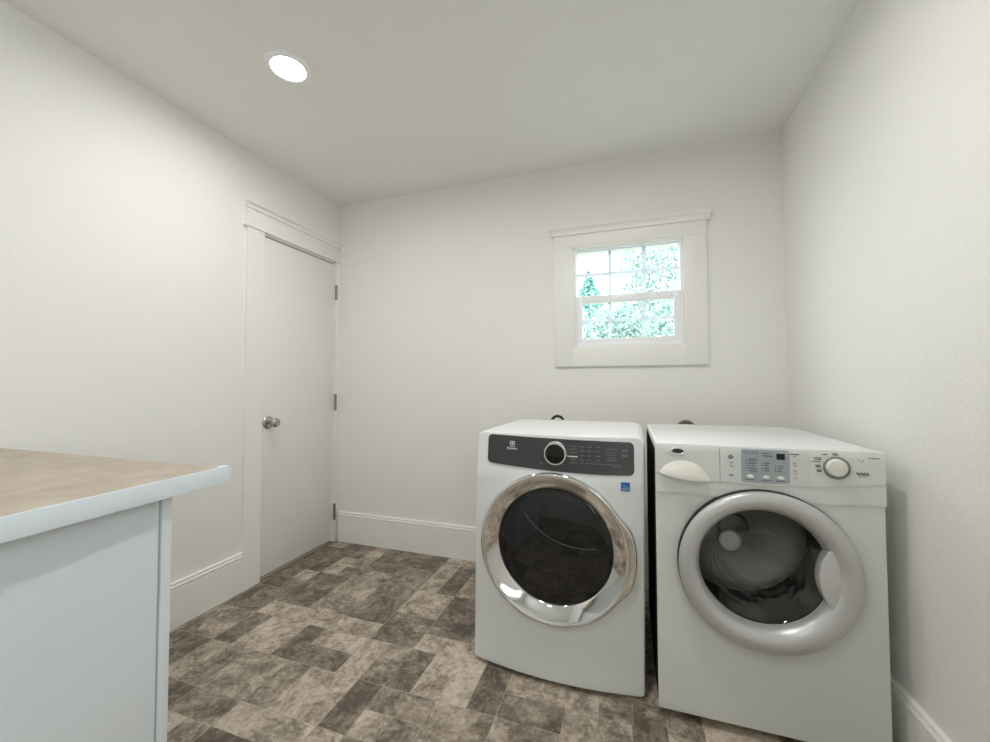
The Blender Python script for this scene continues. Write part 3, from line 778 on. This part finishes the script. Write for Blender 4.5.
# ------------------------------------------------------------------ counter and its cabinet
CZ = 0.945
cb = tag(empty('base_cabinet', (0.03, -2.9, 0)), 'pale painted base cabinet, daylight tint in its colour, with plain side panel under the counter', 'cabinet')
X1, YE = 1.051-.03, -1.800+2.9
bm = bm_new(); box(bm, (0, 0, 0), (X1-.012, YE-.004, CZ-.043)); link('carcass', bm, M_cab, cb, 0)
bm = bm_new(); box(bm, (X1-.012, 0, 0), (X1-.004, YE-.024, CZ-.043), .001); link('side_panel', bm, M_cab, cb)
bm = bm_new(); box(bm, (X1-.014, YE-.021, 0), (X1+.001, YE, CZ-.043), .002); link('corner_trim', bm, M_cab, cb)
ct = tag(empty('countertop', (0, 0, CZ)), 'beige stone-look laminate countertop with white rounded edge, daylight tint in its colour', 'countertop')
def ctop(ins_f, ins_e, r):
    fx = lambda y: 1.078 + (-1.70-y)*.072 - ins_f
    ye = -1.708 - ins_e
    pts = [(0.006, -2.92), (fx(-2.92), -2.92)]
    c = (fx(ye)-r, ye-r)
    pts += [(c[0]+r*math.cos(a), c[1]+r*math.sin(a)) for a in [PI/2*k/10 for k in range(11)]]
    pts += [(0.006, ye)]
    return pts
bm = bm_new()
prism(bm, [(x, y) for x, y in ctop(.0155, .002, .004)], 2, -.042, -.0012)
link('core', bm, M_lam, ct, 0)
bm = bm_new()     # front edge strip, running a little past the end of the top, with a rounded end
def fxe(y): return 1.078 + (-1.70-y)*.072
eo = [(-2.92, -.0425), (-2.5, -.0425), (-2.1, -.0425), (-1.9, -.0425), (-1.75, -.0425), (-1.712, -.0425)]
eo += [(-1.698+.024*math.sin(a), -.0185-.024*math.cos(a)) for a in [PI/2*k/8 for k in range(9)]]
eo += [(-1.687+.013*math.cos(a), -.0132+.013*math.sin(a)) for a in [PI/2*k/6 for k in range(7)]]
eo += [(-1.75, -.0002), (-1.9, -.0002), (-2.1, -.0002), (-2.5, -.0002), (-2.92, -.0002)]
def estrip(dx, sh):
    return [(fxe(y)-dx, y-(sh if y > -1.73 else 0), z+(sh if z < -.03 else (-sh if z > -.006 else 0))) for y, z in eo]
rings(bm, [estrip(.016, 0), estrip(.002, 0), estrip(.0005, .0006), estrip(0, .0022)], True, True)
link('edge_band', bm, M_edge, ct, 40)
bm = bm_new(); pp = ctop(.0025, .0005, .003)
rings(bm, [[(x, y, -.0012) for x, y in pp], [(x, y, .0004) for x, y in pp]], True, True)
link('laminate_top', bm, M_lam, ct, 0)

# ------------------------------------------------------------------ outdoors, seen through the window
bm = bm_new(); box(bm, (-12, WT+.02, -.5), (16, 30, -.3)); struct(link('ground', bm, M_grass, smooth=0))
def leaves(bm, n, fn, s):
    for _ in range(n):
        p = Vector(fn()); a = Vector((random.gauss(0, 1), random.gauss(0, 1), random.gauss(0, 1))).normalized()
        b = a.cross(Vector((random.gauss(0, 1), random.gauss(0, 1), random.gauss(0, 1)))).normalized()
        l = s*random.uniform(.7, 1.3); wd = l*.45
        vs = [bm.verts.new(p+q) for q in (a*-l, b*wd, a*l, b*-wd)]
        bm.faces.new(vs)
def plant(name, loc, label, cat, n, s, m, fn, trunk, group=None):
    t = tag(empty(name, loc), label, cat, group)
    bm = bm_new(); leaves(bm, n, fn, s); link('foliage', bm, m, t, 0, recalc=False)
    bm = bm_new(); lathe_z(bm, [(trunk[0], 0), (trunk[0]*.7, trunk[1]*.6), (trunk[0]*.3, trunk[1])], 0, 0, 12, True, True); link('trunk', bm, M_bark, t)
    return t
def ell(cx, cz, rx, ry, rz):
    def f():
        while True:
            p = [random.uniform(-1, 1) for _ in range(3)]; d = sum(k*k for k in p)
            if .25 < d <= 1: return (cx+p[0]*rx, p[1]*ry, cz+p[2]*rz)
    return f
def cone(h, r, z0):
    def f():
        t = random.random()**1.3; a = random.uniform(0, 2*PI); rr = r*(1-t)*random.uniform(.5, 1)*(.88+.12*math.sin(t*40))
        return (rr*math.cos(a), rr*math.sin(a), z0+(h-z0)*t)
    return f
plant('hedge_shrub', (1.08, 3.9, -.3), 'leafy green shrub outside, leftmost behind the lower window sash', 'shrub', 17000, .029, M_leaf, ell(0, 1.45, .62, .42, 1.42), (.05, 1.6), 'shrubs outside the window')
plant('hedge_shrub', (1.92, 4.8, -.3), 'leafy green shrub outside, middle one behind the lower window sash', 'shrub', 17000, .032, M_leaf, ell(0, 1.5, .70, .42, 1.42), (.05, 1.6), 'shrubs outside the window')
plant('hedge_shrub', (2.78, 3.9, -.3), 'leafy green shrub outside, rightmost behind the lower window sash', 'shrub', 17000, .029, M_leaf, ell(0, 1.45, .58, .42, 1.42), (.05, 1.6), 'shrubs outside the window')
plant('broadleaf_tree', (3.25, 7.2, -.3), 'tall broadleaf tree outside filling the right panes of the upper sash', 'tree', 15000, .050, M_leaf, ell(0, 4.0, 1.35, 1.0, 1.75), (.13, 3.6))
plant('conifer_tree', (1.06, 9.0, -.3), 'pointed conifer outside in the lower left pane of the upper sash', 'tree', 7000, .06, M_leafd, cone(4.60, 2.3, .6), (.12, 4.2))
plant('distant_conifer', (2.02, 13.2, -.3), 'far low conifer tip outside in the middle pane of the upper sash', 'tree', 5000, .07, M_leafd, cone(5.0, 1.55, .6), (.12, 4.2))
hs = tag(empty('neighbouring_house', (3.6, 15, -.3)), 'pale house wall glimpsed between the shrubs outside', 'house')
bm = bm_new(); box(bm, (-1.8, 0, 0), (1.8, 3, 4.4)); link('wall', bm, M_house, hs, 0)
bm = bm_new(); prism(bm, [(-2.0, 4.38), (2.0, 4.38), (0, 5.2)], 1, -.2, 3.2); link('roof', bm, M_roof, hs, 0)
